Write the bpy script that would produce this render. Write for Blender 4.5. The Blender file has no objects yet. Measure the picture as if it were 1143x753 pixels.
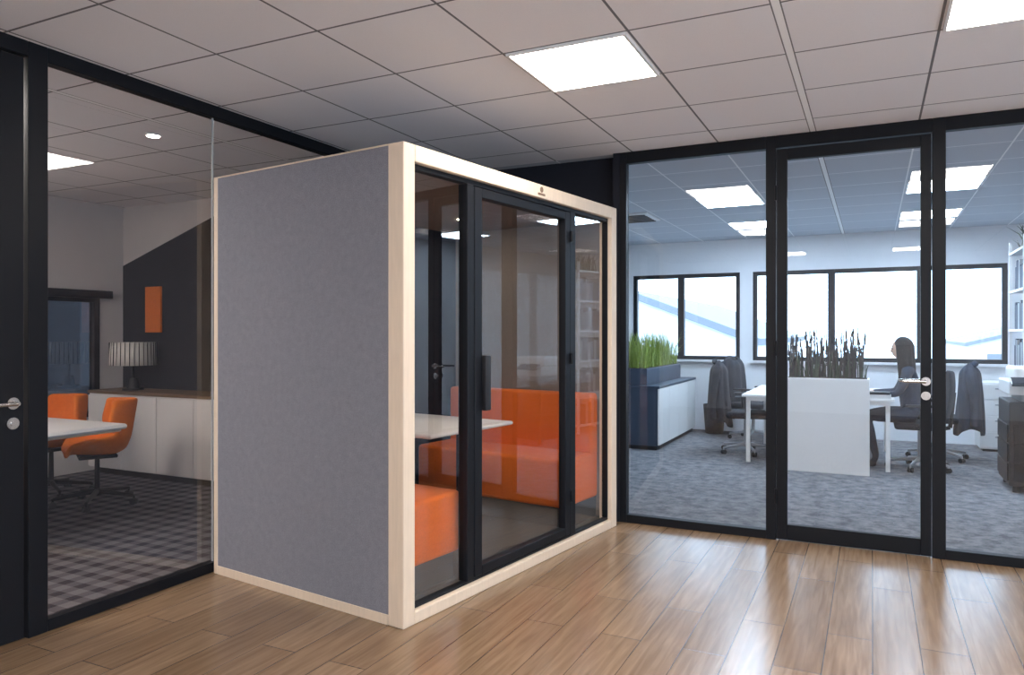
import bpy, bmesh, math, random
from mathutils import Vector, Matrix
random.seed(7)
scene = bpy.context.scene
scene.view_settings.view_transform = 'Standard'
COL = scene.collection
H = 2.742

# ------------------------------------------------------------ materials
def newmat(name):
    m = bpy.data.materials.new(name); m.use_nodes = True
    nt = m.node_tree; nt.nodes.clear()
    out = nt.nodes.new('ShaderNodeOutputMaterial')
    return m, nt, out
def N(nt, t, **kw):
    n = nt.nodes.new(t)
    for k, v in kw.items(): setattr(n, k, v)
    return n
def math_(nt, op, a, b=None, c=None):
    n = N(nt, 'ShaderNodeMath', operation=op)
    for i, v in enumerate((a, b, c)):
        if v is None: continue
        if isinstance(v, (int, float)): n.inputs[i].default_value = v
        else: nt.links.new(v, n.inputs[i])
    return n.outputs[0]
def mixc(nt, fac, a, b, blend='MIX'):
    n = N(nt, 'ShaderNodeMix', data_type='RGBA', blend_type=blend)
    for idx, v in ((0, fac), (6, a), (7, b)):
        if isinstance(v, (int, float)): n.inputs[idx].default_value = v
        elif isinstance(v, (tuple, list)): n.inputs[idx].default_value = (*v[:3], 1)
        else: nt.links.new(v, n.inputs[idx])
    return n.outputs[2]
def pbr(name, col, rough=0.6, metal=0.0, var=0.12, scale=8.0, bump=0.0, bscale=60, spec=0.5, stretch=None, sheen=0, col2=None):
    m, nt, out = newmat(name)
    p = N(nt, 'ShaderNodeBsdfPrincipled')
    tc = N(nt, 'ShaderNodeTexCoord'); vec = tc.outputs['Object']
    if stretch:
        mp = N(nt, 'ShaderNodeMapping'); mp.inputs['Scale'].default_value = stretch
        nt.links.new(vec, mp.inputs[0]); vec = mp.outputs[0]
    nz = N(nt, 'ShaderNodeTexNoise'); nz.inputs['Scale'].default_value = scale; nz.inputs['Detail'].default_value = 4
    nt.links.new(vec, nz.inputs['Vector'])
    c2 = col2 if col2 else tuple(c * (1 - var) for c in col)
    cc = mixc(nt, nz.outputs['Fac'], c2, tuple(min(1, c * (1 + var * .5)) for c in col))
    nt.links.new(cc, p.inputs['Base Color'])
    p.inputs['Roughness'].default_value = rough; p.inputs['Metallic'].default_value = metal
    p.inputs['Specular IOR Level'].default_value = spec
    if sheen: p.inputs['Sheen Weight'].default_value = sheen
    if bump:
        n2 = N(nt, 'ShaderNodeTexNoise'); n2.inputs['Scale'].default_value = bscale
        nt.links.new(vec, n2.inputs['Vector'])
        b = N(nt, 'ShaderNodeBump'); b.inputs['Strength'].default_value = bump; b.inputs['Distance'].default_value = .01
        nt.links.new(n2.outputs['Fac'], b.inputs['Height']); nt.links.new(b.outputs[0], p.inputs['Normal'])
    nt.links.new(p.outputs[0], out.inputs[0])
    return m
def emis(name, col, s):
    m, nt, out = newmat(name)
    e = N(nt, 'ShaderNodeEmission'); e.inputs[0].default_value = (*col, 1); e.inputs[1].default_value = s
    nt.links.new(e.outputs[0], out.inputs[0]); return m
def glassmat(name, tint, base=0.07, k=0.9):
    m, nt, out = newmat(name)
    lw = N(nt, 'ShaderNodeLayerWeight'); lw.inputs[0].default_value = .5
    f = math_(nt, 'POWER', lw.outputs['Facing'], 5.0)
    f = math_(nt, 'MULTIPLY_ADD', f, k, base)
    t = N(nt, 'ShaderNodeBsdfTransparent'); t.inputs[0].default_value = (*tint, 1)
    g = N(nt, 'ShaderNodeBsdfGlossy'); g.inputs['Roughness'].default_value = 0.0; g.inputs[0].default_value = (1, 1, 1, 1)
    mx = N(nt, 'ShaderNodeMixShader')
    nt.links.new(f, mx.inputs[0]); nt.links.new(t.outputs[0], mx.inputs[1]); nt.links.new(g.outputs[0], mx.inputs[2])
    nt.links.new(mx.outputs[0], out.inputs[0]); return m

M = {}
M['black'] = pbr('black_aluminium', (.007, .008, .011), .5, .0, .1, spec=.2)
M['blackp'] = pbr('black_plastic', (.015, .015, .018), .55, spec=.35)
M['darkwall'] = pbr('dark_wall_paint', (.016, .017, .024), .8, bump=.1, spec=.2)
M['white'] = pbr('white_paint', (.80, .80, .82), .8, var=.04, bump=.05)
M['mwall'] = pbr('meeting_room_paint', (.66, .63, .61), .85, var=.04, bump=.05)
M['whitelam'] = pbr('white_laminate', (.82, .80, .78), .4, var=.03)
M['chrome'] = pbr('brushed_steel', (.6, .58, .56), .25, 1.0, .05)
M['felt_in'] = pbr('grey_brown_felt', (.27, .235, .21), 1.0, var=.2, scale=120, bump=.5, bscale=300, spec=.1)
M['birch'] = pbr('birch_wood', (.75, .61, .47), .5, var=.14, scale=4, stretch=(14, 14, 1.5), bump=.05)
M['orange'] = pbr('orange_wool', (.86, .18, .02), .9, var=.18, scale=90, bump=.4, bscale=300, spec=.2, sheen=.1)
M['orangeseat'] = pbr('orange_upholstery', (.80, .19, .02), .8, var=.15, scale=40, bump=.3, bscale=250, spec=.2)
M['browntop'] = pbr('walnut_board', (.20, .12, .07), .5, var=.3, stretch=(1, 14, 14))
M['boothcarpet'] = pbr('booth_carpet', (.12, .12, .12), 1, var=.4, scale=200, bump=.5, bscale=300)
M['navy'] = pbr('navy_laminate', (.03, .045, .075), .5)
M['grass'] = pbr('grass_blade', (.28, .36, .07), .7, var=.5, scale=12)
M['stem'] = pbr('dried_stem', (.06, .05, .045), .8, var=.5, scale=20)
M['leaf'] = pbr('dark_leaf', (.06, .08, .045), .7, var=.5, scale=20)
M['grey'] = pbr('grey_plastic', (.35, .36, .38), .5)
M['cloth'] = pbr('black_cloth', (.018, .02, .028), .95, var=.4, scale=20, bump=.4, bscale=40)
M['navycloth'] = pbr('navy_cloth', (.022, .03, .052), .95, var=.4, scale=20, bump=.4, bscale=40)
M['skin'] = pbr('skin', (.62, .38, .28), .55, var=.06)
M['hair'] = pbr('dark_hair', (.014, .010, .009), .7, var=.5, scale=5, stretch=(40, 40, 3), bump=.4, spec=.25)
M['lip'] = pbr('lip', (.45, .16, .14), .5)
M['shade'] = pbr('lamp_shade_fabric', (.75, .72, .66), .9, var=.08)
M['soil'] = pbr('soil', (.05, .035, .025), 1, var=.4, bump=.6)
M['facade'] = pbr('facade_cladding', (.78, .81, .85), .7, var=.06)
M['roof'] = pbr('roof_sheet', (.18, .20, .23), .6)
M['asphalt'] = pbr('asphalt', (.30, .31, .33), .9, var=.2, scale=.4)
M['screen'] = pbr('screen_glass', (.015, .02, .03), .12)
M['bluebinder'] = pbr('dark_binder', (.03, .04, .07), .6)
M['light'] = emis('led_diffuser_warm', (1, .92, .85), 33)
M['lightc'] = emis('led_diffuser_cool', (.62, .80, 1), 44)
M['spot'] = emis('spot_lens', (1, .92, .82), 40)
M['bspot'] = emis('booth_spot_lens', (1, .88, .74), 420)
M['glass'] = glassmat('clear_glass', (.93, .95, .97), .06)
M['glassm'] = glassmat('partition_glass', (.88, .88, .90), .10)
M['glassb'] = glassmat('booth_glass', (.88, .86, .84), .13)
M['winglass'] = glassmat('window_glass', (.93, .96, .98), .06)

# woven felt
m, nt, out = newmat('grey_felt'); M['felt'] = m
tc = N(nt, 'ShaderNodeTexCoord')
na = N(nt, 'ShaderNodeTexNoise'); na.inputs['Scale'].default_value = 260; na.inputs['Detail'].default_value = 3
nb = N(nt, 'ShaderNodeTexNoise'); nb.inputs['Scale'].default_value = 26; nb.inputs['Detail'].default_value = 8; nb.inputs['Roughness'].default_value = .8
nt.links.new(tc.outputs['Object'], na.inputs['Vector']); nt.links.new(tc.outputs['Object'], nb.inputs['Vector'])
c = mixc(nt, nb.outputs['Fac'], (.18, .18, .212), (.31, .31, .35))
rp = N(nt, 'ShaderNodeValToRGB'); rp.color_ramp.elements[0].position = .25; rp.color_ramp.elements[0].color = (.62, .62, .62, 1); rp.color_ramp.elements[1].position = .75; rp.color_ramp.elements[1].color = (1.2, 1.2, 1.2, 1)
nt.links.new(na.outputs['Fac'], rp.inputs[0]); c = mixc(nt, 1.0, c, rp.outputs[0], 'MULTIPLY')
p = N(nt, 'ShaderNodeBsdfPrincipled'); p.inputs['Roughness'].default_value = 1; p.inputs['Specular IOR Level'].default_value = .1; nt.links.new(c, p.inputs['Base Color'])
b = N(nt, 'ShaderNodeBump'); b.inputs['Strength'].default_value = .6; b.inputs['Distance'].default_value = .004
nt.links.new(math_(nt, 'ADD', na.outputs['Fac'], nb.outputs['Fac']), b.inputs['Height']); nt.links.new(b.outputs[0], p.inputs['Normal']); nt.links.new(p.outputs[0], out.inputs[0])

# ceiling
m, nt, out = newmat('ceiling_tiles'); M['ceil'] = m
g = N(nt, 'ShaderNodeNewGeometry'); sp = N(nt, 'ShaderNodeSeparateXYZ'); nt.links.new(g.outputs['Position'], sp.inputs[0])
du = math_(nt, 'PINGPONG', math_(nt, 'ADD', sp.outputs[0], .355 + 62), .31)
dv = math_(nt, 'PINGPONG', math_(nt, 'ADD', sp.outputs[1], -3.17 + 60), .30)
dr = math_(nt, 'PINGPONG', math_(nt, 'ADD', sp.outputs[0], .355 + 186), 1.86)
lu = math_(nt, 'LESS_THAN', du, .006); lv = math_(nt, 'LESS_THAN', dv, .006)
ln = math_(nt, 'MAXIMUM', lu, lv)
run = math_(nt, 'LESS_THAN', dr, .016); runo = math_(nt, 'LESS_THAN', dr, .022)
nz = N(nt, 'ShaderNodeTexNoise'); nz.inputs['Scale'].default_value = 300; nt.links.new(g.outputs['Position'], nz.inputs['Vector'])
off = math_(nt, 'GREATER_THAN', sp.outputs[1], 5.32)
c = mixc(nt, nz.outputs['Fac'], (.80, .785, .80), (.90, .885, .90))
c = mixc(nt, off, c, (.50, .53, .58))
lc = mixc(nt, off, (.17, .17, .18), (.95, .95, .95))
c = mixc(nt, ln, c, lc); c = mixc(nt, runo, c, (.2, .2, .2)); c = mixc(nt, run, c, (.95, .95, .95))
p = N(nt, 'ShaderNodeBsdfPrincipled'); p.inputs['Roughness'].default_value = .9; nt.links.new(c, p.inputs['Base Color']); nt.links.new(p.outputs[0], out.inputs[0])

# wood floor
m, nt, out = newmat('oak_planks'); M['wood'] = m
g = N(nt, 'ShaderNodeNewGeometry'); sp = N(nt, 'ShaderNodeSeparateXYZ'); nt.links.new(g.outputs['Position'], sp.inputs[0])
cb = N(nt, 'ShaderNodeCombineXYZ'); nt.links.new(sp.outputs[1], cb.inputs[0]); nt.links.new(sp.outputs[0], cb.inputs[1])
br = N(nt, 'ShaderNodeTexBrick'); br.offset = .37; br.inputs['Scale'].default_value = 1; br.inputs['Brick Width'].default_value = 1.25
br.inputs['Row Height'].default_value = .19; br.inputs['Mortar Size'].default_value = .0022; br.inputs['Mortar Smooth'].default_value = .1
br.inputs['Color1'].default_value = (.235, .150, .088, 1); br.inputs['Color2'].default_value = (.31, .205, .125, 1); br.inputs['Mortar'].default_value = (.09, .055, .035, 1)
nt.links.new(cb.outputs[0], br.inputs['Vector'])
mp = N(nt, 'ShaderNodeMapping'); mp.inputs['Scale'].default_value = (1.8, 26, 1); nt.links.new(cb.outputs[0], mp.inputs[0])
n1 = N(nt, 'ShaderNodeTexNoise'); n1.inputs['Scale'].default_value = 1.5; n1.inputs['Detail'].default_value = 7; n1.inputs['Distortion'].default_value = .6; nt.links.new(mp.outputs[0], n1.inputs['Vector'])
rp = N(nt, 'ShaderNodeValToRGB'); rp.color_ramp.elements[0].position = .3; rp.color_ramp.elements[0].color = (.72, .68, .64, 1); rp.color_ramp.elements[1].position = .7; rp.color_ramp.elements[1].color = (1.1, 1.1, 1.1, 1)
nt.links.new(n1.outputs['Fac'], rp.inputs[0])
c = mixc(nt, 1.0, br.outputs['Color'], rp.outputs[0], 'MULTIPLY')
p = N(nt, 'ShaderNodeBsdfPrincipled'); nt.links.new(c, p.inputs['Base Color'])
rr = math_(nt, 'MULTIPLY_ADD', n1.outputs['Fac'], .05, .21); nt.links.new(rr, p.inputs['Roughness']); p.inputs['Specular IOR Level'].default_value = .65
b = N(nt, 'ShaderNodeBump'); b.inputs['Strength'].default_value = .10; b.inputs['Distance'].default_value = .003
nt.links.new(math_(nt, 'ADD', math_(nt, 'MULTIPLY', br.outputs['Fac'], -1), math_(nt, 'MULTIPLY', n1.outputs['Fac'], .10)), b.inputs['Height']); nt.links.new(b.outputs[0], p.inputs['Normal'])
nt.links.new(p.outputs[0], out.inputs[0])

# carpets
m, nt, out = newmat('office_carpet'); M['carpet'] = m
g = N(nt, 'ShaderNodeNewGeometry')
n1 = N(nt, 'ShaderNodeTexNoise'); n1.inputs['Scale'].default_value = 9; n1.inputs['Detail'].default_value = 6; n1.inputs['Roughness'].default_value = .75; nt.links.new(g.outputs['Position'], n1.inputs['Vector'])
rp = N(nt, 'ShaderNodeValToRGB'); rp.color_ramp.elements[0].position = .38; rp.color_ramp.elements[0].color = (.105, .108, .12, 1); rp.color_ramp.elements[1].position = .62; rp.color_ramp.elements[1].color = (.24, .235, .24, 1)
nt.links.new(n1.outputs['Fac'], rp.inputs[0])
p = N(nt, 'ShaderNodeBsdfPrincipled'); p.inputs['Roughness'].default_value = 1; p.inputs['Specular IOR Level'].default_value = .15; nt.links.new(rp.outputs[0], p.inputs['Base Color']); nt.links.new(p.outputs[0], out.inputs[0])
m, nt, out = newmat('plaid_carpet'); M['plaid'] = m
g = N(nt, 'ShaderNodeNewGeometry'); sp = N(nt, 'ShaderNodeSeparateXYZ'); nt.links.new(g.outputs['Position'], sp.inputs[0])
a = math_(nt, 'LESS_THAN', math_(nt, 'PINGPONG', math_(nt, 'ADD', sp.outputs[0], 50), .07), .032)
b2 = math_(nt, 'LESS_THAN', math_(nt, 'PINGPONG', math_(nt, 'ADD', sp.outputs[1], 50), .07), .032)
s = math_(nt, 'MULTIPLY', math_(nt, 'ADD', a, b2), .5)
nz = N(nt, 'ShaderNodeTexNoise'); nz.inputs['Scale'].default_value = 150; nt.links.new(g.outputs['Position'], nz.inputs['Vector'])
c = mixc(nt, s, (.17, .165, .18), (.035, .035, .05)); c = mixc(nt, .3, c, nz.outputs['Fac'], 'MULTIPLY')
p = N(nt, 'ShaderNodeBsdfPrincipled'); p.inputs['Roughness'].default_value = 1; p.inputs['Specular IOR Level'].default_value = .15; nt.links.new(c, p.inputs['Base Color']); nt.links.new(p.outputs[0], out.inputs[0])

# ------------------------------------------------------------ helpers
def add(name, me, mat=None, parent=None, loc=None, rot=None):
    o = bpy.data.objects.new(name, me); COL.objects.link(o)
    if mat and me is not None:
        me.materials.append(mat)
    if parent: o.parent = parent
    if loc: o.location = loc
    if rot: o.rotation_euler = rot
    return o
def empty(name, loc=(0, 0, 0), rz=0):
    o = bpy.data.objects.new(name, None); COL.objects.link(o); o.location = loc; o.rotation_euler = (0, 0, math.radians(rz)); o.empty_display_size = .1
    return o
def fin(bm, name, mat, parent, bevel=0, seg=2, smooth=False, loc=None):
    me = bpy.data.meshes.new(name); bm.normal_update(); bm.to_mesh(me); bm.free()
    if smooth:
        for f in me.polygons: f.use_smooth = True
    o = add(name, me, mat, parent, loc)
    if bevel:
        md = o.modifiers.new('bevel', 'BEVEL'); md.width = bevel; md.segments = seg; md.limit_method = 'ANGLE'
        if seg > 2:
            for f in me.polygons: f.use_smooth = True
    return o
def boxes(name, bl, mat, parent=None, bevel=0, seg=2):
    bm = bmesh.new()
    for (x0, x1, y0, y1, z0, z1) in bl:
        mx = Matrix.Translation(((x0 + x1) / 2, (y0 + y1) / 2, (z0 + z1) / 2)) @ Matrix.Diagonal((abs(x1 - x0), abs(y1 - y0), abs(z1 - z0), 1))
        bmesh.ops.create_cube(bm, size=1, matrix=mx)
    return fin(bm, name, mat, parent, bevel, seg)
def tubes(name, tl, mat, parent=None, segs=16, smooth=True):
    bm = bmesh.new()
    for (p0, p1, r0, r1) in tl:
        p0 = Vector(p0); p1 = Vector(p1); d = p1 - p0
        q = Vector((0, 0, 1)).rotation_difference(d.normalized()).to_matrix().to_4x4()
        bmesh.ops.create_cone(bm, cap_ends=True, segments=segs, radius1=r0, radius2=r1, depth=d.length, matrix=Matrix.Translation((p0 + p1) / 2) @ q)
    o = fin(bm, name, mat, parent, 0, smooth=smooth)
    if smooth:
        md = o.modifiers.new('es', 'EDGE_SPLIT'); md.split_angle = math.radians(40)
    return o
def quad(name, pts, mat, parent=None):
    me = bpy.data.meshes.new(name); me.from_pydata([tuple(q) for q in pts], [], [tuple(range(len(pts)))])
    return add(name, me, mat, parent)
def grid(name, fn, nu, nv, mat, parent=None, closed_u=False, thick=0, sub=0):
    vs = []; fs = []
    for j in range(nv):
        for i in range(nu):
            vs.append(fn(i / (nu if closed_u else nu - 1), j / (nv - 1)))
    for j in range(nv - 1):
        for i in range(nu if closed_u else nu - 1):
            a = j * nu + i; b_ = j * nu + (i + 1) % nu
            fs.append((a, b_, b_ + nu, a + nu))
    me = bpy.data.meshes.new(name); me.from_pydata(vs, [], fs)
    for f in me.polygons: f.use_smooth = True
    o = add(name, me, mat, parent)
    if thick:
        md = o.modifiers.new('s', 'SOLIDIFY'); md.thickness = thick; md.offset = 0
    if sub:
        md = o.modifiers.new('ss', 'SUBSURF'); md.levels = sub; md.render_levels = sub
    return o
def sphere(name, c, r, mat, parent=None, seg=20, deform=None):
    bm = bmesh.new(); bmesh.ops.create_uvsphere(bm, u_segments=seg, v_segments=seg // 2 + 2, radius=1)
    for v in bm.verts:
        co = Vector((v.co.x * r[0], v.co.y * r[1], v.co.z * r[2]))
        if deform: co = deform(co)
        v.co = co + Vector(c)
    return fin(bm, name, mat, parent, smooth=True)
def skin(name, vs, es, rad, mat, parent=None, sub=2, root=0):
    me = bpy.data.meshes.new(name); me.from_pydata(vs, es, [])
    o = add(name, me, mat, parent)
    md = o.modifiers.new('skin', 'SKIN'); md.use_smooth_shade = True
    if len(me.skin_vertices):
        for i, r in enumerate(rad):
            d = me.skin_vertices[0].data[i]
            d.radius = (r, r) if isinstance(r, (int, float)) else r
            d.use_root = (i == root)
    s_ = o.modifiers.new('ss', 'SUBSURF'); s_.levels = sub; s_.render_levels = sub
    return o

# ------------------------------------------------------------ room shell
UL, VB, UR, VN = -3.51, 5.32, 3.2, -3.5
MU, MV = -7.20, 5.28
OV, OUL = 10.9, -3.45
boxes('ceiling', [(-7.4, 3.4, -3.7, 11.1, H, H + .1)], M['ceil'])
boxes('floor', [(UL, UR + .1, VN - .1, VB, -.1, 0)], M['wood'])
boxes('floor_office', [(OUL - .1, UR + .1, VB, OV + .1, -.1, 0)], M['carpet'])
boxes('floor_meeting_room', [(MU - .1, UL, -1.6, MV + .11, -.1, 0)], M['plaid'])
rw = (-3.1, 2.3, .45, 2.45)  # opening for the added, unseen fill window
boxes('wall_right', [(UR, UR + .1, rw[1], OV + .1, 0, H), (UR, UR + .1, VN - .1, rw[0], 0, H), (UR, UR + .1, rw[0], rw[1], 0, rw[2]), (UR, UR + .1, rw[0], rw[1], rw[3], H)], M['white'])
boxes('wall_near', [(UL, UR, VN - .1, VN, 0, H)], M['white'])
boxes('wall_back', [(UL + .03, -1.69, 5.41, 5.52, 0, H), (-1.74, -1.69, 5.29, 5.41, 0, H)], M['darkwall'])
boxes('wall_office_left', [(OUL - .1, OUL, 5.52, OV, 0, H)], M['white'])
# far office wall with window openings
w0, w1 = 1.02, 2.27
wins = [(-3.26, -1.70), (-1.52, 1.50)]
bl = [(OUL - .1, UR, OV, OV + .12, 0, w0), (OUL - .1, UR, OV, OV + .12, w1, H),
      (OUL - .1, wins[0][0], OV, OV + .12, w0, w1), (wins[0][1], wins[1][0], OV, OV + .12, w0, w1), (wins[1][1], UR, OV, OV + .12, w0, w1)]
boxes('wall_office_back', bl, M['white'])
def window(name, x0, x1, y, z0, z1, mulls, rz=0, tx=0):
    e = empty(name, (x0, y, z0), rz); w = x1 - x0; h = z1 - z0; f = .055
    if rz: e.location = (tx, x0, z0)
    b_ = [(0, w, -.03, .05, 0, f), (0, w, -.03, .05, h - f, h), (0, f, -.03, .05, f, h - f), (w - f, w, -.03, .05, f, h - f)]
    for mm in mulls: b_.append((mm - x0 - .045, mm - x0 + .045, -.03, .05, f, h - f))
    boxes('frame', b_, M['black'], e)
    quad('pane', [(f, .02, f), (w - f, .02, f), (w - f, .02, h - f), (f, .02, h - f)], M['winglass'], e)
    if not rz: boxes('sill', [(-.03, w + .03, -.10, -.03, -.03, 0)], M['white'], e)
    return e
window('window_1', wins[0][0], wins[0][1], OV + .02, w0, w1, [-2.54])
window('window_2', wins[1][0], wins[1][1], OV + .02, w0, w1, [-.50, .56])
window('added_fill_window', rw[0], rw[1], 0, rw[2], rw[3], [-1.3, .5], 90, UR + .05)  # unseen window added as daylight fill for the hall and its ceiling
for (cx, cy, cz, sx, sy, rot) in ((-2.48, OV + .15, 1.645, 1.56, 1.25, (-90, 0, 0)), (-.01, OV + .15, 1.645, 3.02, 1.25, (-90, 0, 0)), (UR + .13, -.4, 1.45, 5.4, 2.0, (-90, 0, -90))):
    L = bpy.data.lights.new('window_portal', 'AREA'); L.shape = 'RECTANGLE'; L.size = sx; L.size_y = sy
    o = bpy.data.objects.new('window_portal', L); COL.objects.link(o); o.location = (cx, cy, cz); o.rotation_euler = tuple(math.radians(q) for q in rot)
    L.cycles.is_portal = True
# meeting room walls
boxes('wall_meeting_back', [(MU - .1, UL - .03, MV, MV + .1, 0, H)], M['mwall'])
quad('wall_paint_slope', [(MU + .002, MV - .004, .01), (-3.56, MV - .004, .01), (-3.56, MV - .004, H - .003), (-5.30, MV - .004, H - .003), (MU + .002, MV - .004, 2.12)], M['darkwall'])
mv0, mv1, mz0, mz1 = 3.3, 5.0, .55, 1.78
boxes('wall_meeting_left', [(MU - .1, MU, -1.6, MV, 0, mz0), (MU - .1, MU, -1.6, MV, mz1, H), (MU - .1, MU, -1.6, mv0, mz0, mz1), (MU - .1, MU, mv1, MV, mz0, mz1)], M['mwall'])
boxes('wall_meeting_near', [(MU - .1, UL - .03, -1.7, -1.6, 0, H)], M['mwall'])
e = empty('window_3', (MU, mv0, mz0)); w = mv1 - mv0; h = mz1 - mz0
boxes('frame', [(-.06, .02, 0, w, 0, .06), (-.06, .02, 0, w, h - .06, h), (-.06, .02, 0, .06, .06, h - .06), (-.06, .02, w - .06, w, .06, h - .06), (-.06, .02, w / 2 - .04, w / 2 + .04, .06, h - .06)], M['black'], e)
quad('pane', [(-.02, .05, .05), (-.02, w - .05, .05), (-.02, w - .05, h - .05), (-.02, .05, h - .05)], glassmat('tinted_window', (.013, .014, .016), .08), e)
boxes('blind_cassette', [(.021, .09, -.05, w + .10, h - .02, h + .06)], M['black'], e, .005)
boxes('wall_left', [(UL - .03, UL + .03, VN, -1.7, 0, H)], M['white'])

# ------------------------------------------------------------ lever handle
def handle(parent, x, y, z, dirx, face, axis='x'):
    def P(a, o_, zz): return (x + a, y + o_, zz) if axis == 'x' else (x + o_, y + a, zz)
    tl = []
    for s in (1, -1):
        f = face * s
        tl += [(P(0, 0.02 * f, z), P(0, .038 * f, z), .027, .027), (P(0, .03 * f, z), P(0, .075 * f, z), .010, .010),
               (P(0, .07 * f, z), P(dirx * .13, .075 * f, z + .0), .010, .009), (P(dirx * .125, .075 * f, z), P(dirx * .145, .06 * f, z), .009, .007),
               (P(0, .02 * f, z - .09), P(0, .036 * f, z - .09), .027, .027), (P(0, .03 * f, z - .09), P(0, .042 * f, z - .09), .012, .012)]
    tubes('handle', tl, M['chrome'], parent)

# ------------------------------------------------------------ office glass partition (V = 5.32)
def bx(x0, x1, z0, z1, t=.03): return (x0, x1, VB - t, VB + t, z0, z1)
gp = empty('glass_partition')
TR = .085
boxes('frame', [bx(-1.69, -1.64, 0, H), bx(-1.64, -.654, 0, .06), bx(-1.64, -.654, H - TR, H), bx(-.654, -.590, 0, H), bx(.336, .409, 0, H), bx(-.59, .336, H - TR, H),
                bx(.409, UR, 0, .06), bx(.409, UR, H - TR, H), bx(2.0, 2.06, .06, H - TR)], M['black'], gp, .003, 1)
for i, (a, b_) in enumerate(((-1.64, -.654), (.409, 2.0), (2.06, UR))):
    quad('pane_%d' % i, [(a, VB, .06), (b_, VB, .06), (b_, VB, H - TR), (a, VB, H - TR)], M['glass'], gp)
d = empty('door_1', (0, 0, 0))
DT = H - TR - .008
boxes('leaf_frame', [bx(-.585, -.518, .008, DT, .022), bx(.272, .331, .008, DT, .022), bx(-.518, .272, .008, .11, .022), bx(-.518, .272, DT - .075, DT, .022)], M['black'], d, .003, 1)
quad('pane', [(-.518, VB, .11), (.272, VB, .11), (.272, VB, DT - .075), (-.518, VB, DT - .075)], M['glass'], d)
handle(d, .300, VB, 1.10, -1, -1, 'x')
tubes('hinge', [((-.588, VB - .035, zz), (-.588, VB - .035, zz + .1), .009, .009) for zz in (.25, 1.25, 2.3)], M['black'], d)

# ------------------------------------------------------------ meeting room partition (U = -3.51)
def by(y0, y1, z0, z1, t=.03): return (UL - t, UL + t, y0, y1, z0, z1)
gp = empty('glass_partition')
boxes('frame', [by(2.075, 2.166, 0, H), by(.99, 1.06, 0, H), by(2.166, 5.29, 0, .055), by(2.166, 5.29, H - .07, H), by(1.06, 2.075, H - .07, H), by(5.29, 5.40, 0, H),
                by(-1.7, .99, 0, .055), by(-1.7, .99, H - .07, H), by(-1.7, -1.62, .055, H - .07)], M['black'], gp, .003, 1)
for i, (a, b_) in enumerate(((2.166, 3.150), (3.156, 4.3), (4.306, 5.29), (-1.62, -.3), (-.294, .99))):
    quad('pane_%d' % i, [(UL, a, .055), (UL, b_, .055), (UL, b_, H - .07), (UL, a, H - .07)], M['glassm'], gp)
boxes('silicone_joint', [by(3.150, 3.156, .055, H - .07, .006), by(4.300, 4.306, .055, H - .07, .006), by(-.3, -.294, .055, H - .07, .006)], M['grey'], gp)
d = empty('door_2')
boxes('leaf_frame', [by(1.955, 2.060, .01, H - .08, .022), by(1.07, 1.17, .01, H - .08, .022), by(1.17, 1.955, .01, .13, .022), by(1.17, 1.955, H - .17, H - .08, .022)], M['black'], d, .003, 1)
boxes('leaf_panel', [by(1.17, 1.955, .13, H - .17, .010)], M['darkwall'], d)
handle(d, UL, 2.005, 1.085, -1, 1, 'y')

# ------------------------------------------------------------ ceiling lights
def panel(u, v, mat):
    e = empty('ceiling_light_panel', (u, v, H))
    boxes('diffuser', [(-.283, .283, -.283, .283, -.012, -.002)], mat, e)
    boxes('trim', [(-.297, .297, -.297, -.283, -.014, -.001), (-.297, .297, .283, .297, -.014, -.001), (-.297, -.283, -.283, .283, -.014, -.001), (.283, .297, -.283, .283, -.014, -.001)], M['whitelam'], e)
for v in (3.47, .47, -2.53):
    for u in (-1.285, .575, 2.435):
        panel(u, v, M['light'])
for (u, v) in ((-1.285, 7.67), (.575, 7.67), (-1.285, 9.47), (.575, 9.47), (2.435, 7.67)):
    panel(u, v, M['lightc'])
for (u, v) in ((-5.625, 1.67), (-5.625, .47), (-4.385, 1.67), (-6.245, -.73)):  # unseen panels added to light the meeting room
    panel(u, v, M['light'])
def downlight(x, y, z, r=.05, name='reflected_downlight', parent=None):
    e = empty(name, (x, y, z))
    if parent: e.parent = parent
    tubes('ring', [((0, 0, -.012), (0, 0, -.001), r * 1.25, r * 1.3)], M['whitelam'], e, 24)
    tubes('lens', [((0, 0, -.015), (0, 0, -.0125), r, r)], M['spot'], e, 24)
downlight(-4.36, 3.42, H, .04)  # modelled fixture standing in for a downlight reflected in the partition glass
e = empty('ceiling_vent', (-2.525, 8.27, H))
boxes('grille', [(-.29, .29, -.29, .29, -.02, -.001)], M['whitelam'], e, .004)
boxes('slats', [(-.24, .24, -.22 + i * .09, -.18 + i * .09, -.03, -.0201) for i in range(6)], M['blackp'], e)

# ------------------------------------------------------------ booth
B0 = (-1.990, 2.911, 0); BR = 82
def bempty(name): return empty(name, B0, BR)
W, D, BH = 2.28, 1.485, 2.31
F = .083
b = bempty('acoustic_meeting_booth')
boxes('front_frame', [(0, F, 0, .10, 0, BH), (W - F, W, 0, .10, 0, BH), (F, W - F, 0, .10, BH - F, BH), (F, W - F, 0, .10, 0, .06)], M['birch'], b, .006)
boxes('rear_frame', [(0, F, D - .035, D, 0, BH), (W - F, W, D - .035, D, 0, BH), (F, W - F, D - .035, D, BH - F, BH), (F, W - F, D - .035, D, 0, .06)], M['birch'], b, .004)
boxes('side_frame', [(.0, .06, .10, D - .035, 0, .05), (W - .06, W, .10, D - .035, 0, .05), (.0, .06, .10, D - .035, BH - .008, BH), (W - .06, W, .10, D - .035, BH - .008, BH)], M['birch'], b, .003)
boxes('felt_side', [(.004, .055, .10, D - .035, .05, BH - .008), (W - .055, W - .004, .10, D - .035, .05, BH - .008)], M['felt'], b)
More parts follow.
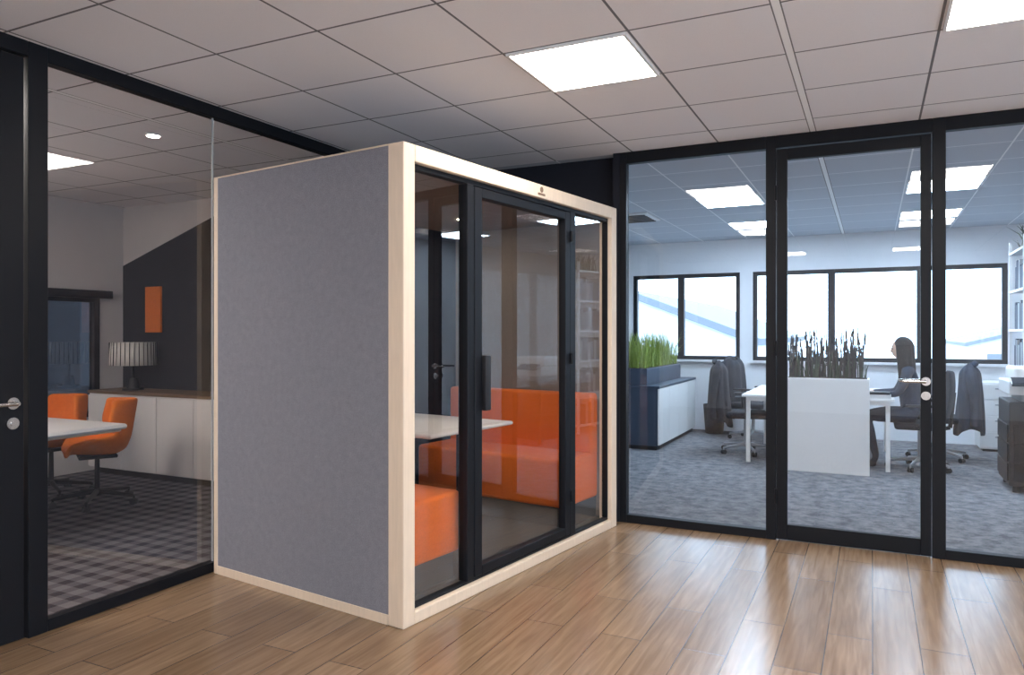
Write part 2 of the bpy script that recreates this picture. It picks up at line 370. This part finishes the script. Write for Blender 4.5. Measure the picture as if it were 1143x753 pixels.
boxes('felt_inner', [(.056, .083, .10, D - .06, .08, BH - .09), (W - .083, W - .056, .10, D - .06, .08, BH - .09)], M['felt_in'], b)
boxes('roof', [(.06, W - .06, .10, D - .035, BH - .05, BH - .005)], M['felt'], b)
boxes('inner_ceiling', [(.083, W - .083, .10, D - .06, BH - .09, BH - .052)], M['felt_in'], b)
boxes('inner_floor', [(.083, W - .083, .10, D - .06, .03, .08)], M['boothcarpet'], b)
boxes('rear_panel', [(.083, W - .083, D - .06, D - .04, .06, BH - .09)], M['darkwall'], b)
boxes('rear_posts', [(.72, .76, D - .075, D - .061, .08, BH - .09), (1.50, 1.54, D - .075, D - .061, .08, BH - .09)], M['black'], b)
zt = BH - F
boxes('black_frame', [(F, W - F, .03, .075, zt - .028, zt), (F, W - F, .03, .075, .06, .075), (.524, .582, .02, .085, .075, zt - .028), (1.632, 1.701, .02, .085, .075, zt - .028), (F, F + .012, .03, .075, .075, zt - .028), (W - F - .012, W - F, .03, .075, .075, zt - .028)], M['black'], b, .003, 1)
boxes('door_leaf', [(.586, .653, .018, .07, .085, zt - .035), (1.565, 1.628, .018, .07, .085, zt - .035), (.653, 1.565, .018, .07, .085, .135), (.653, 1.565, .018, .07, zt - .085, zt - .035)], M['black'], b, .003, 1)
for i, (a, c_, z0, z1) in enumerate(((F + .012, .524, .075, zt - .028), (.653, 1.565, .135, zt - .085), (1.701, W - F - .012, .075, zt - .028))):
    quad('pane_%d' % i, [(a, .05, z0), (c_, .05, z0), (c_, .05, z1), (a, .05, z1)], M['glassb'], b)
boxes('door_handle', [(.645, .695, -.012, .017, .98, 1.28), (.655, .69, .017, .049, 1.0, 1.26)], M['blackp'], b, .004, 3)
tubes('door_hinge', [((1.63, .008, zz), (1.63, .008, zz + .07), .010, .010) for zz in (.3, 1.2, 2.0)], M['black'], b)
tubes('badge', [((1.24, -.002, BH - .032), (1.24, .004, BH - .032), .018, .018)], M['browntop'], b)
boxes('badge_plate', [(1.20, 1.28, -.002, .004, BH - .068, BH - .054)], M['browntop'], b)
tubes('ceiling_spot', [((x_, .9, BH - .093), (x_, .9, BH - .0905), .028, .028) for x_ in (.62, 1.60)], M['bspot'], b, 20)
def bench(t0, t1, backside):
    s = bempty('booth_sofa')
    lo, hi = .105, D - .085
    boxes('seat', [(t0, t1, lo, hi, .22, .55)], M['orange'], s, .028, 4)
    if backside > 0:
        boxes('plinth', [(t0 + .05, t1, lo + .02, hi, .08, .22)], M['boothcarpet'], s)
        boxes('backrest', [(t1 - .11, t1, lo, hi, .52, .97)], M['orange'], s, .025, 4)
    else:
        boxes('plinth', [(t0, t1 - .05, lo + .02, hi, .08, .22)], M['boothcarpet'], s)
        boxes('backrest', [(t0, t0 + .11, lo, hi, .52, .97)], M['orange'], s, .025, 4)
bench(1.69, W - .088, 1); bench(.088, .58, -1)
t = bempty('booth_table')
boxes('top', [(.62, 1.47, .36, D - .08, .795, .82)], M['whitelam'], t, .02, 4)
tubes('leg', [((1.09, .52, .09), (1.09, .52, .795), .02, .02), ((1.09, .52, .081), (1.09, .52, .09), .14, .14)], M['black'], t)
tubes('leg_rear', [((1.09, D - .25, .09), (1.09, D - .25, .795), .02, .02), ((1.09, D - .25, .081), (1.09, D - .25, .09), .10, .10)], M['black'], t)

# ------------------------------------------------------------ meeting room furniture
s = empty('sideboard', (-7.12, 4.83, 0)); SW, SD, SH = 3.0, .42, .83
boxes('carcass', [(0, SW, .02, SD, .06, SH - .03)], M['whitelam'], s)
boxes('plinth', [(.03, SW - .03, .05, SD - .02, 0, .06)], M['blackp'], s)
boxes('top', [(-.01, SW + .01, 0, SD, SH - .03, SH)], M['browntop'], s, .004)
nd = 6; dw = SW / nd
boxes('doors', [(i * dw + .004, (i + 1) * dw - .004, 0, .019, .07, SH - .045) for i in range(nd)], M['whitelam'], s, .003)
# lamp
l = empty('table_lamp', (-6.71, 5.03, SH))
def shade_f(u, v):
    a = u * 2 * math.pi; r = .215 + (.006 if int(round(u * 96)) % 2 else -.006) - .01 * v
    return (r * math.cos(a), r * math.sin(a), .25 + .23 * v)
grid('shade', shade_f, 96, 2, M['shade'], l, True, .003)
tubes('shade_ribs', [((.218 * math.cos(i * math.pi / 16), .218 * math.sin(i * math.pi / 16), .25), (.212 * math.cos(i * math.pi / 16), .212 * math.sin(i * math.pi / 16), .48), .004, .004) for i in range(32)], M['blackp'], l, 6)
tubes('base', [((0, 0, 0), (0, 0, .02), .10, .10), ((0, 0, .02), (0, 0, .12), .06, .045), ((0, 0, .12), (0, 0, .36), .014, .014), ((-.21, 0, .45), (.21, 0, .45), .003, .003), ((0, 0, .36), (0, 0, .45), .006, .006)], M['blackp'], l)
boxes('wall_art', [(-6.82, -6.59, MV - .03, MV - .0045, 1.41, 1.885)], M['orangeseat'], None, .004)
# table
t = empty('conference_table', (0, 0, 0))
boxes('top', [(-6.25, -4.88, 1.35, 3.62, .705, .745)], M['whitelam'], t, .03, 4)
boxes('edge_band', [(-6.22, -4.91, 1.38, 3.59, .688, .7049)], M['birch'], t, .01)
tubes('legs', [((u_, v_, 0), (u_ * .995 - .02, v_, .69), .02, .028) for u_ in (-6.0, -5.35) for v_ in (1.65, 2.55)], M['black'], t)
boxes('rails', [(-6.0, -5.35, 1.63, 1.67, .65, .688), (-6.0, -5.35, 2.53, 2.57, .65, .688)], M['black'], t)

def star_base(parent, mat, r=.31, zc=.40):
    tl = [((0, 0, .08), (0, 0, .13), .035, .03), ((0, 0, .10), (0, 0, zc), .022, .018)]
    cl = []
    for i in range(5):
        a = i * 2 * math.pi / 5 + .3; x_, y_ = r * math.cos(a), r * math.sin(a)
        tl.append(((0, 0, .11), (x_, y_, .075), .022, .013)); tl.append(((x_, y_, .08), (x_, y_, .045), .009, .009))
        px, py = -math.sin(a), math.cos(a)
        for s_ in (1, -1):
            cl.append(((x_ + px * .006 * s_, y_ + py * .006 * s_, .028), (x_ + px * .024 * s_, y_ + py * .024 * s_, .028), .0275, .026))
    tubes('base', tl, mat, parent, 12); tubes('casters', cl, M['blackp'], parent, 16)
def shell_chair(u, v, rz):
    e = empty('conference_chair', (u, v, 0), rz)
    prof = [(.235, .425), (.20, .455), (.05, .44), (-.12, .43), (-.20, .47), (-.235, .56), (-.255, .68), (-.275, .80), (-.285, .86)]
    def fn(a, b_):
        i = min(int(b_ * 8), 7); f = b_ * 8 - i
        y_ = prof[i][0] * (1 - f) + prof[i + 1][0] * f; z_ = prof[i][1] * (1 - f) + prof[i + 1][1] * f
        q = a * 2 - 1; aq = abs(q)
        wdt = .245 + .035 * math.sin(math.pi * min(1, b_ * 1.2)) - (.07 * max(0, (b_ - .6) / .4) ** 2)
        x_ = q * wdt * (1 + .08 * (1 - aq))
        seatw = max(0, 1 - abs(b_ - .42) / .42) ** .7
        z_ += .19 * max(0, aq - .45) ** 1.5 * 2.4 * seatw * (1 if b_ < .6 else .4)
        y_ += (.20 * aq ** 2.5) * max(0, min(1, (b_ - .35) / .35))
        return (x_, y_, z_)
    grid('shell', fn, 15, 17, M['orangeseat'], e, thick=.035, sub=1)
    boxes('mount', [(-.12, .12, -.14, .14, .385, .412)], M['black'], e, .01)
    star_base(e, M['black'], .31, .39)
shell_chair(-5.72, 3.96, 150); shell_chair(-6.42, 4.02, 178); shell_chair(-4.95, .9, 15)

# ------------------------------------------------------------ office furniture
c_ = empty('storage_cabinet', (-3.0, 8.70, 0))
boxes('carcass', [(0, .69, .0, 2.02, .05, .74)], M['navy'], c_, .003)
boxes('plinth', [(.03, .67, .03, 2.0, 0, .05)], M['blackp'], c_)
boxes('doors', [(.6901, .71, .01 + i * .504, .505 + i * .504, .06, .735) for i in range(4)], M['whitelam'], c_, .003)
boxes('top', [(-.005, .715, -.005, 2.03, .74, .77)], M['navy'], c_, .003)
pl = empty('grass_planter', (-2.88, 8.78, .77))
boxes('box', [(0, .42, 0, 1.75, 0, .20)], M['navy'], pl, .004)
boxes('soil', [(.02, .40, .02, 1.73, .2001, .205)], M['soil'], pl)
def blades(name, n, area, h0, h1, mat, parent, wid=.006, lean=.12, zb=.2):
    vs = []; fs = []
    for i in range(n):
        x_ = random.uniform(area[0], area[1]); y_ = random.uniform(area[2], area[3]); a = random.uniform(0, 6.28)
        h_ = random.uniform(h0, h1); dx, dy = math.cos(a) * wid, math.sin(a) * wid
        b_ = random.uniform(0, 6.28); le = random.uniform(0, lean); lx, ly = math.cos(b_) * le, math.sin(b_) * le
        k = len(vs)
        vs += [(x_ - dx, y_ - dy, zb), (x_ + dx, y_ + dy, zb), (x_ + lx * .35 + dx * .8, y_ + ly * .35 + dy * .8, zb + h_ * .6), (x_ + lx * .35 - dx * .8, y_ + ly * .35 - dy * .8, zb + h_ * .6), (x_ + lx, y_ + ly, zb + h_)]
        fs += [(k, k + 1, k + 2, k + 3), (k + 3, k + 2, k + 4)]
    me = bpy.data.meshes.new(name); me.from_pydata(vs, [], fs); return add(name, me, mat, parent)
blades('grass', 900, (.03, .39, .03, 1.72), .22, .50, M['grass'], pl, .005, .20, .2)
# white planter box
pb = empty('reed_planter', (-.80, 8.04, 0))
boxes('box', [(0, .774, 0, .24, 0, .95)], M['whitelam'], pb, .004)
boxes('soil', [(.02, .754, .02, .22, .9501, .955)], M['soil'], pb)
tl = []
for i in range(80):
    x_ = random.uniform(.03, .74); y_ = random.uniform(.04, .2); h_ = random.uniform(.25, .52)
    lx, ly = random.uniform(-.03, .03), random.uniform(-.03, .03)
    tl.append(((x_, y_, .95), (x_ + lx, y_ + ly, .95 + h_), .006, .005))
    for k in range(5):
        f = random.uniform(.35, 1); tl.append(((x_ + lx * f, y_ + ly * f, .95 + h_ * f - .05), (x_ + lx * f + random.uniform(-.012, .012), y_ + ly * f, .95 + h_ * f), .012, .004))
tubes('reeds', tl, M['stem'], pb, 6)
blades('leaves', 120, (.03, .74, .04, .2), .12, .30, M['leaf'], pb, .008, .06, .95)

# desks
def desk(name, x0, x1, y0, y1):
    e = empty(name, (x0, y0, 0)); w = x1 - x0; d_ = y1 - y0
    boxes('top', [(0, w, 0, d_, .715, .74)], M['whitelam'], e, .004)
    bl = []
    for yy in (.05, d_ - .09):
        bl += [(.04, .08, yy, yy + .04, 0, .715), (w - .08, w - .04, yy, yy + .04, 0, .715), (.08, w - .08, yy, yy + .04, .67, .71), ]
    boxes('frame', bl, M['whitelam'], e)
    return e
desk('office_desk', -1.28, -.51, 8.32, 9.92); e = desk('office_desk', -.49, .20, 8.32, 9.92)
e = empty('drawer_pedestal', (-.46, 8.44, 0))
boxes('body', [(0, .25, .0, .5, .05, .60)], M['whitelam'], e, .003)
boxes('drawer_fronts', [(.2501, .265, .005, .495, .06 + i * .18, .235 + i * .18) for i in range(3)], M['whitelam'], e, .002)
tubes('casters', [((x_, y_, .0), (x_, y_, .05), .02, .02) for x_ in (.05, .20) for y_ in (.05, .45)], M['blackp'], e)
def monitor(u, v, rz):
    e = empty('monitor', (u, v, .74), rz)
    boxes('screen', [(-.27, .27, -.015, .015, .12, .45)], M['screen'], e, .004)
    boxes('foot', [(-.11, .11, -.09, .09, 0, .012), (-.02, .02, -.03, -.0151, .012, .30)], M['blackp'], e, .003)
monitor(-.26, 9.55, -90); monitor(-.78, 8.75, 90); monitor(-.78, 9.5, 90)
e = empty('laptop', (-.33, 8.86, .74), 90)
boxes('keyboard_base', [(-.16, .16, -.11, .11, 0, .016)], M['grey'], e, .004)
q = boxes('lid', [(-.16, .16, -.006, .006, 0, .21)], M['blackp'], e, .003); q.location = (0, .11, .014); q.rotation_euler = (-.3, 0, 0)
e = empty('water_bottle', (-.20, 8.42, .74))
tubes('body', [((0, 0, 0), (0, 0, .17), .035, .035), ((0, 0, .17), (0, 0, .20), .035, .018), ((0, 0, .20), (0, 0, .235), .02, .02)], M['blackp'], e)
e = empty('paper_stack', (.03, 8.37, .74))
boxes('sheets', [(-.14, .14, -.04, .10, i * .006, i * .006 + .004) for i in range(7)], M['whitelam'], e)
boxes('folders', [(-.13, .13, -.03, .09, .0421 + i * .01, .0471 + i * .01) for i in range(3)], M['blackp'], e)

def office_chair(u, v, rz, base='blackp', jacket=None):
    e = empty('office_chair', (u, v, 0), rz)
    star_base(e, M[base], .30, .42)
    boxes('seat', [(-.24, .24, -.22, .24, .42, .49)], M['cloth'], e, .03, 4)
    def bk(a, b_):
        q = a * 2 - 1; return (q * (.22 - .03 * b_), -.25 - .04 * b_ + .05 * q * q - .03 * math.sin(b_ * 3), .55 + .47 * b_)
    grid('back', bk, 9, 9, M['cloth'], e, thick=.03, sub=1)
    tubes('back_support', [((0, -.12, .41), (0, -.27, .44), .02, .02), ((0, -.27, .44), (0, -.31, .80), .02, .015)], M['blackp'], e)
    ap = []; ar = []
    for sg in (1, -1):
        ap += [((sg * .22, 0, .43), (sg * .29, 0, .45), .014, .014), ((sg * .29, 0, .44), (sg * .29, 0, .66), .014, .014)]
        ar.append((sg * .29 - .035, sg * .29 + .035, -.12, .14, .66, .685))
    tubes('armrest_posts', ap, M['blackp'], e)
    boxes('armrests', ar, M['blackp'], e, .01, 3)
    if jacket:
        j = empty('draped_jacket', (0, 0, 0)); j.parent = e
        def jf(a, b_):
            th = a * 2 * math.pi; fold = .022 * math.sin(th * 5 + b_ * 3) * (1 - b_) + .009 * math.sin(th * 9)
            rx = (.29 - .08 * b_ ** 3) * (1 if b_ < .98 else .55) + fold; ry = (.09 + .04 * (1 - b_)) * (1 if b_ < .98 else .4) + fold
            hem = .05 * math.sin(th * 2 + 1) * (1 - b_)
            return (rx * math.cos(th), -.30 + ry * math.sin(th), .33 + hem + .73 * b_ + .02 * math.cos(th * 2) * b_)
        grid('body', jf, 44, 14, M[jacket], j, True, .012, 1)
        for sg in (1, -1):
            skin('sleeve', [(sg * .17, -.31, 1.02), (sg * .25, -.33, .93), (sg * .275, -.36, .74), (sg * .25, -.37, .56), (sg * .27, -.36, .40)], [(0, 1), (1, 2), (2, 3), (3, 4)], [.05, (.055, .04), (.05, .032), (.042, .03), (.045, .032)], M[jacket], j)
        skin('collar', [(-.10, -.33, 1.05), (0, -.36, 1.08), (.10, -.33, 1.05)], [(0, 1), (1, 2)], [.03, .035, .03], M[jacket], j, root=1)
    return e
office_chair(-1.34, 9.0, -80, 'grey', 'cloth')
office_chair(-1.42, 10.20, -110, 'grey', 'cloth')
office_chair(.44, 8.72, 90, 'grey')
office_chair(.66, 9.50, 80, 'grey', 'navycloth')
e = empty('waste_bin', (-2.0, 10.6, 0))
def binf(a, b_):
    th = a * 6.28318; r = .12 + .03 * b_; return (r * math.cos(th), r * math.sin(th), .005 + .40 * b_)
grid('bucket', binf, 24, 4, M['blackp'], e, True, .006); tubes('bottom', [((0, 0, 0), (0, 0, .01), .12, .12)], M['blackp'], e)

# copier
e = empty('office_copier', (1.08, 7.75, 0))
boxes('cabinet', [(0, .60, 0, .62, .06, .80)], M['blackp'], e, .01)
boxes('drawers', [(-.012, -.0001, .03, .59, .10 + i * .17, .255 + i * .17) for i in range(3)] + [(.03, .57, -.012, -.0001, .10 + i * .17, .255 + i * .17) for i in range(3)], M['black'], e, .004)
boxes('scanner', [(0, .60, 0, .62, .86, .98)], M['whitelam'], e, .012)
boxes('neck', [(.1, .60, .05, .60, .80, .86)], M['grey'], e)
boxes('document_feeder', [(.05, .58, .12, .60, .98, 1.10)], M['whitelam'], e, .03, 4)
q = boxes('control_panel', [(-.02, .28, -.12, .02, -.012, .012)], M['screen'], e, .004); q.location = (.02, -.02, 1.0); q.rotation_euler = (.4, 0, 0)
tubes('casters', [((x_, y_, .0), (x_, y_, .06), .03, .03) for x_ in (.06, .54) for y_ in (.06, .56)], M['blackp'], e)
# white unit by window
e = empty('file_cabinet', (1.15, 10.35, 0))
boxes('body', [(0, .42, 0, .5, .03, .82)], M['whitelam'], e, .004)
boxes('drawer_fronts', [(.01, .41, -.015, -.0001, .05 + i * .19, .23 + i * .19) for i in range(4)], M['whitelam'], e, .003)
boxes('handles', [(.15, .27, -.03, -.0151, .17 + i * .19, .185 + i * .19) for i in range(4)], M['grey'], e)
boxes('feet', [(.03, .39, .03, .47, 0, .03)], M['blackp'], e)
# shelf
e = empty('shelving_unit', (1.36, 8.9, 0))
boxes('posts', [(x_, x_ + .03, y_, y_ + .03, 0, 2.40) for x_ in (0, .35) for y_ in (0, .87)], M['whitelam'], e)
boxes('shelves', [(0, .38, 0, .90, z_, z_ + .025) for z_ in (.1, .55, 1.0, 1.42, 1.84, 2.26)], M['whitelam'], e)
bl = []; bl2 = []
for z_ in (.125, .575, 1.025, 1.445, 1.865):
    y_ = .05
    while y_ < .82:
        w_ = random.uniform(.04, .08)
        (bl if random.random() < .7 else bl2).append((.05, .33, y_, y_ + w_ - .004, z_, z_ + random.uniform(.24, .33))); y_ += w_
boxes('binders_dark', bl, M['bluebinder'], e); boxes('binders_light', bl2, M['grey'], e)
blades('trailing_plant', 120, (.05, .33, .05, .5), .1, .28, M['leaf'], e, .012, .2, 2.285)

# ------------------------------------------------------------ seated woman
P = empty('seated_woman', (.365, 8.72, 0), 90)
vs = [(0, 0, .56), (0, .00, .70), (0, .02, .84), (0, .04, .98), (0, .055, 1.07), (0, .075, 1.13),
      (.10, .04, 1.03), (.165, .04, 1.01), (.195, .09, .86), (.20, .14, .78), (.17, .27, .775), (.13, .37, .775),
      (-.10, .04, 1.03), (-.165, .04, 1.01), (-.195, .09, .86), (-.20, .14, .78), (-.17, .27, .775), (-.13, .37, .775),
      (.09, .02, .55), (.10, .22, .555), (.10, .42, .53), (.10, .43, .32), (.10, .42, .11), (.10, .45, .05), (.10, .55, .035),
      (-.09, .02, .55), (-.10, .22, .555), (-.10, .42, .53), (-.10, .38, .32), (-.10, .33, .11), (-.10, .36, .05), (-.10, .46, .035)]
es = [(0, 1), (1, 2), (2, 3), (3, 4), (4, 5), (3, 6), (6, 7), (7, 8), (8, 9), (9, 10), (10, 11), (3, 12), (12, 13), (13, 14), (14, 15), (15, 16), (16, 17),
      (0, 18), (18, 19), (19, 20), (20, 21), (21, 22), (22, 23), (23, 24), (0, 25), (25, 26), (26, 27), (27, 28), (28, 29), (29, 30), (30, 31)]
rd = [.13, .115, .12, .115, .06, .045, .07, .058, .045, .040, .034, .026, .07, .058, .045, .040, .034, .026,
      .09, .082, .062, .052, .034, .035, .024, .09, .082, .062, .052, .034, .035, .024]
skin('body', vs, es, rd, M['navycloth'], P)
for s_, dy in ((1, .42), (-1, .33)):
    skin('shoe', [(s_ * .10, dy - .01, .045), (s_ * .10, dy + .07, .042), (s_ * .10, dy + .15, .030)], [(0, 1), (1, 2)], [(.042, .045), (.044, .040), (.038, .028)], M['blackp'], P)
skin('neck', [(0, .06, 1.08), (0, .085, 1.18)], [(0, 1)], [.046, .043], M['skin'], P)
def hd(c):
    y, z = c.y, c.z
    if y > 0:
        c.x *= 1 - .25 * max(0, -z / .12)
        if abs(c.x) < .02 and -.035 < z < .02: c.y += .012 * (1 - abs(z + .015) / .04)
        if z < -.07: c.y *= .95
    return c
hx = (0, .095, 1.235)
sphere('head', hx, (.073, .092, .112), M['skin'], P, 28, hd)
for s_ in (1, -1):
    sphere('eye', (s_ * .03, .176, 1.24), (.012, .007, .007), M['screen'], P, 10)
    sphere('ear', (s_ * .074, .09, 1.23), (.008, .018, .028), M['skin'], P, 10)
    sphere('eyebrow', (s_ * .03, .178, 1.262), (.016, .006, .003), M['hair'], P, 10)
sphere('mouth', (0, .174, 1.178), (.020, .007, .006), M['lip'], P, 10)
sphere('nose', (0, .188, 1.216), (.010, .011, .016), M['skin'], P, 10)
def hairf(c):
    if c.y > .05: c.y *= .86 if c.z > .02 else .5
    if c.z < 0 and c.y > 0.02: c.y = .02
    return c
sphere('hair_cap', (0, .08, 1.255), (.088, .106, .114), M['hair'], P, 28, hairf)
def hairl(a, b_):
    th = math.pi * .86 + a * math.pi * 1.28; r = 1 + .04 * math.sin(a * 50)
    wd = .092 + .035 * math.sin(b_ * 3.0)
    return (wd * math.cos(th) * r, .085 + (.11 - .01 * b_) * math.sin(th) * r * 1.0 + .01 - .03 * b_, 1.28 - .44 * b_)
grid('hair_length', hairl, 40, 12, M['hair'], P, thick=.025)
for s_ in (1, -1):
    wx, wy, wz = s_ * .13, .37, .775
    skin('palm', [(wx + s_ * .012, wy - .04, wz), (wx, wy, wz), (wx - s_ * .006, wy + .045, wz - .004), (wx - s_ * .01, wy + .085, wz - .008)], [(0, 1), (1, 2), (2, 3)], [.020, (.022, .018), (.032, .014), (.034, .012)], M['skin'], P)
    for k, (ox, ln_) in enumerate(((-.028, .062), (-.010, .072), (.009, .068), (.027, .052))):
        x0_ = wx - s_ * .01 + ox
        skin('finger_%d' % k, [(x0_ * 1.0, wy + .075, wz - .006), (x0_ + ox * .1, wy + .095 + ln_ * .4, wz - .004), (x0_ + ox * .15, wy + .095 + ln_ * .75, wz - .014), (x0_ + ox * .15, wy + .095 + ln_, wz - .026)], [(0, 1), (1, 2), (2, 3)], [.009, .0085, .008, .0065], M['skin'], P, 1)
    skin('thumb', [(wx - s_ * .015, wy + .03, wz - .004), (wx - s_ * .045, wy + .06, wz - .010), (wx - s_ * .055, wy + .09, wz - .018)], [(0, 1), (1, 2)], [.012, .010, .008], M['skin'], P, 1)

# ------------------------------------------------------------ outside
boxes('ground_outside', [(-60, 60, 11.3, 120, -3.2, -3.0)], M['asphalt'])
boxes('ground_outside', [(-60, -7.5, -40, 11.2, -3.2, -3.0)], M['asphalt'])
def warehouse(u0, u1, v0, v1, he, hp):
    e = empty('warehouse_building', (u0, v0, -3)); w = u1 - u0; d_ = v1 - v0; he += 3; hp += 3
    me = bpy.data.meshes.new('walls')
    vs = [(0, 0, 0), (w, 0, 0), (w, 0, he), (w / 2, 0, hp), (0, 0, he), (0, d_, 0), (w, d_, 0), (w, d_, he), (w / 2, d_, hp), (0, d_, he)]
    me.from_pydata(vs, [], [(0, 1, 2, 3, 4), (5, 9, 8, 7, 6), (1, 6, 7, 2), (0, 4, 9, 5)]); add('walls', me, M['facade'], e)
    k = .25
    sl = (hp - he) / (w / 2)
    me = bpy.data.meshes.new('roof')
    vs = [(-k, -k, he - k * sl + .02), (w / 2, -k, hp + .02), (w + k, -k, he - k * sl + .02), (-k, d_ + k, he - k * sl + .02), (w / 2, d_ + k, hp + .02), (w + k, d_ + k, he - k * sl + .02)]
    me.from_pydata(vs, [], [(0, 1, 4, 3), (1, 2, 5, 4)]); o = add('roof', me, M['roof'], e)
    md = o.modifiers.new('s', 'SOLIDIFY'); md.thickness = .25
    boxes('openings', [(w * .12 + i * w * .2, w * .12 + i * w * .2 + w * .12, -.03, -.001, he - 1.6, he - .8) for i in range(4)], M['roof'], e)
warehouse(-12.5, -3.6, 26, 44, 1.3, 3.0)
warehouse(6, 15, 60, 80, .8, 2.0)
warehouse(-30, -18, -5, 12, 3, 4.5)

# ------------------------------------------------------------ world, camera
wd = bpy.data.worlds.new('overcast_sky'); scene.world = wd; wd.use_nodes = True
nt = wd.node_tree; bg = nt.nodes['Background']; bg.inputs[0].default_value = (.58, .78, 1, 1); bg.inputs[1].default_value = 6.6
cd = bpy.data.cameras.new('cam'); cam = bpy.data.objects.new('cam', cd); COL.objects.link(cam)
cam.location = (0, 0, 1.4); cam.rotation_euler = (math.radians(90), 0, math.radians(26))
cd.sensor_fit = 'HORIZONTAL'; cd.sensor_width = 36; cd.lens = 825 / 1143 * 36; cd.shift_y = -4.5 / 1143
cd.clip_start = .05; cd.clip_end = 300
scene.camera = cam
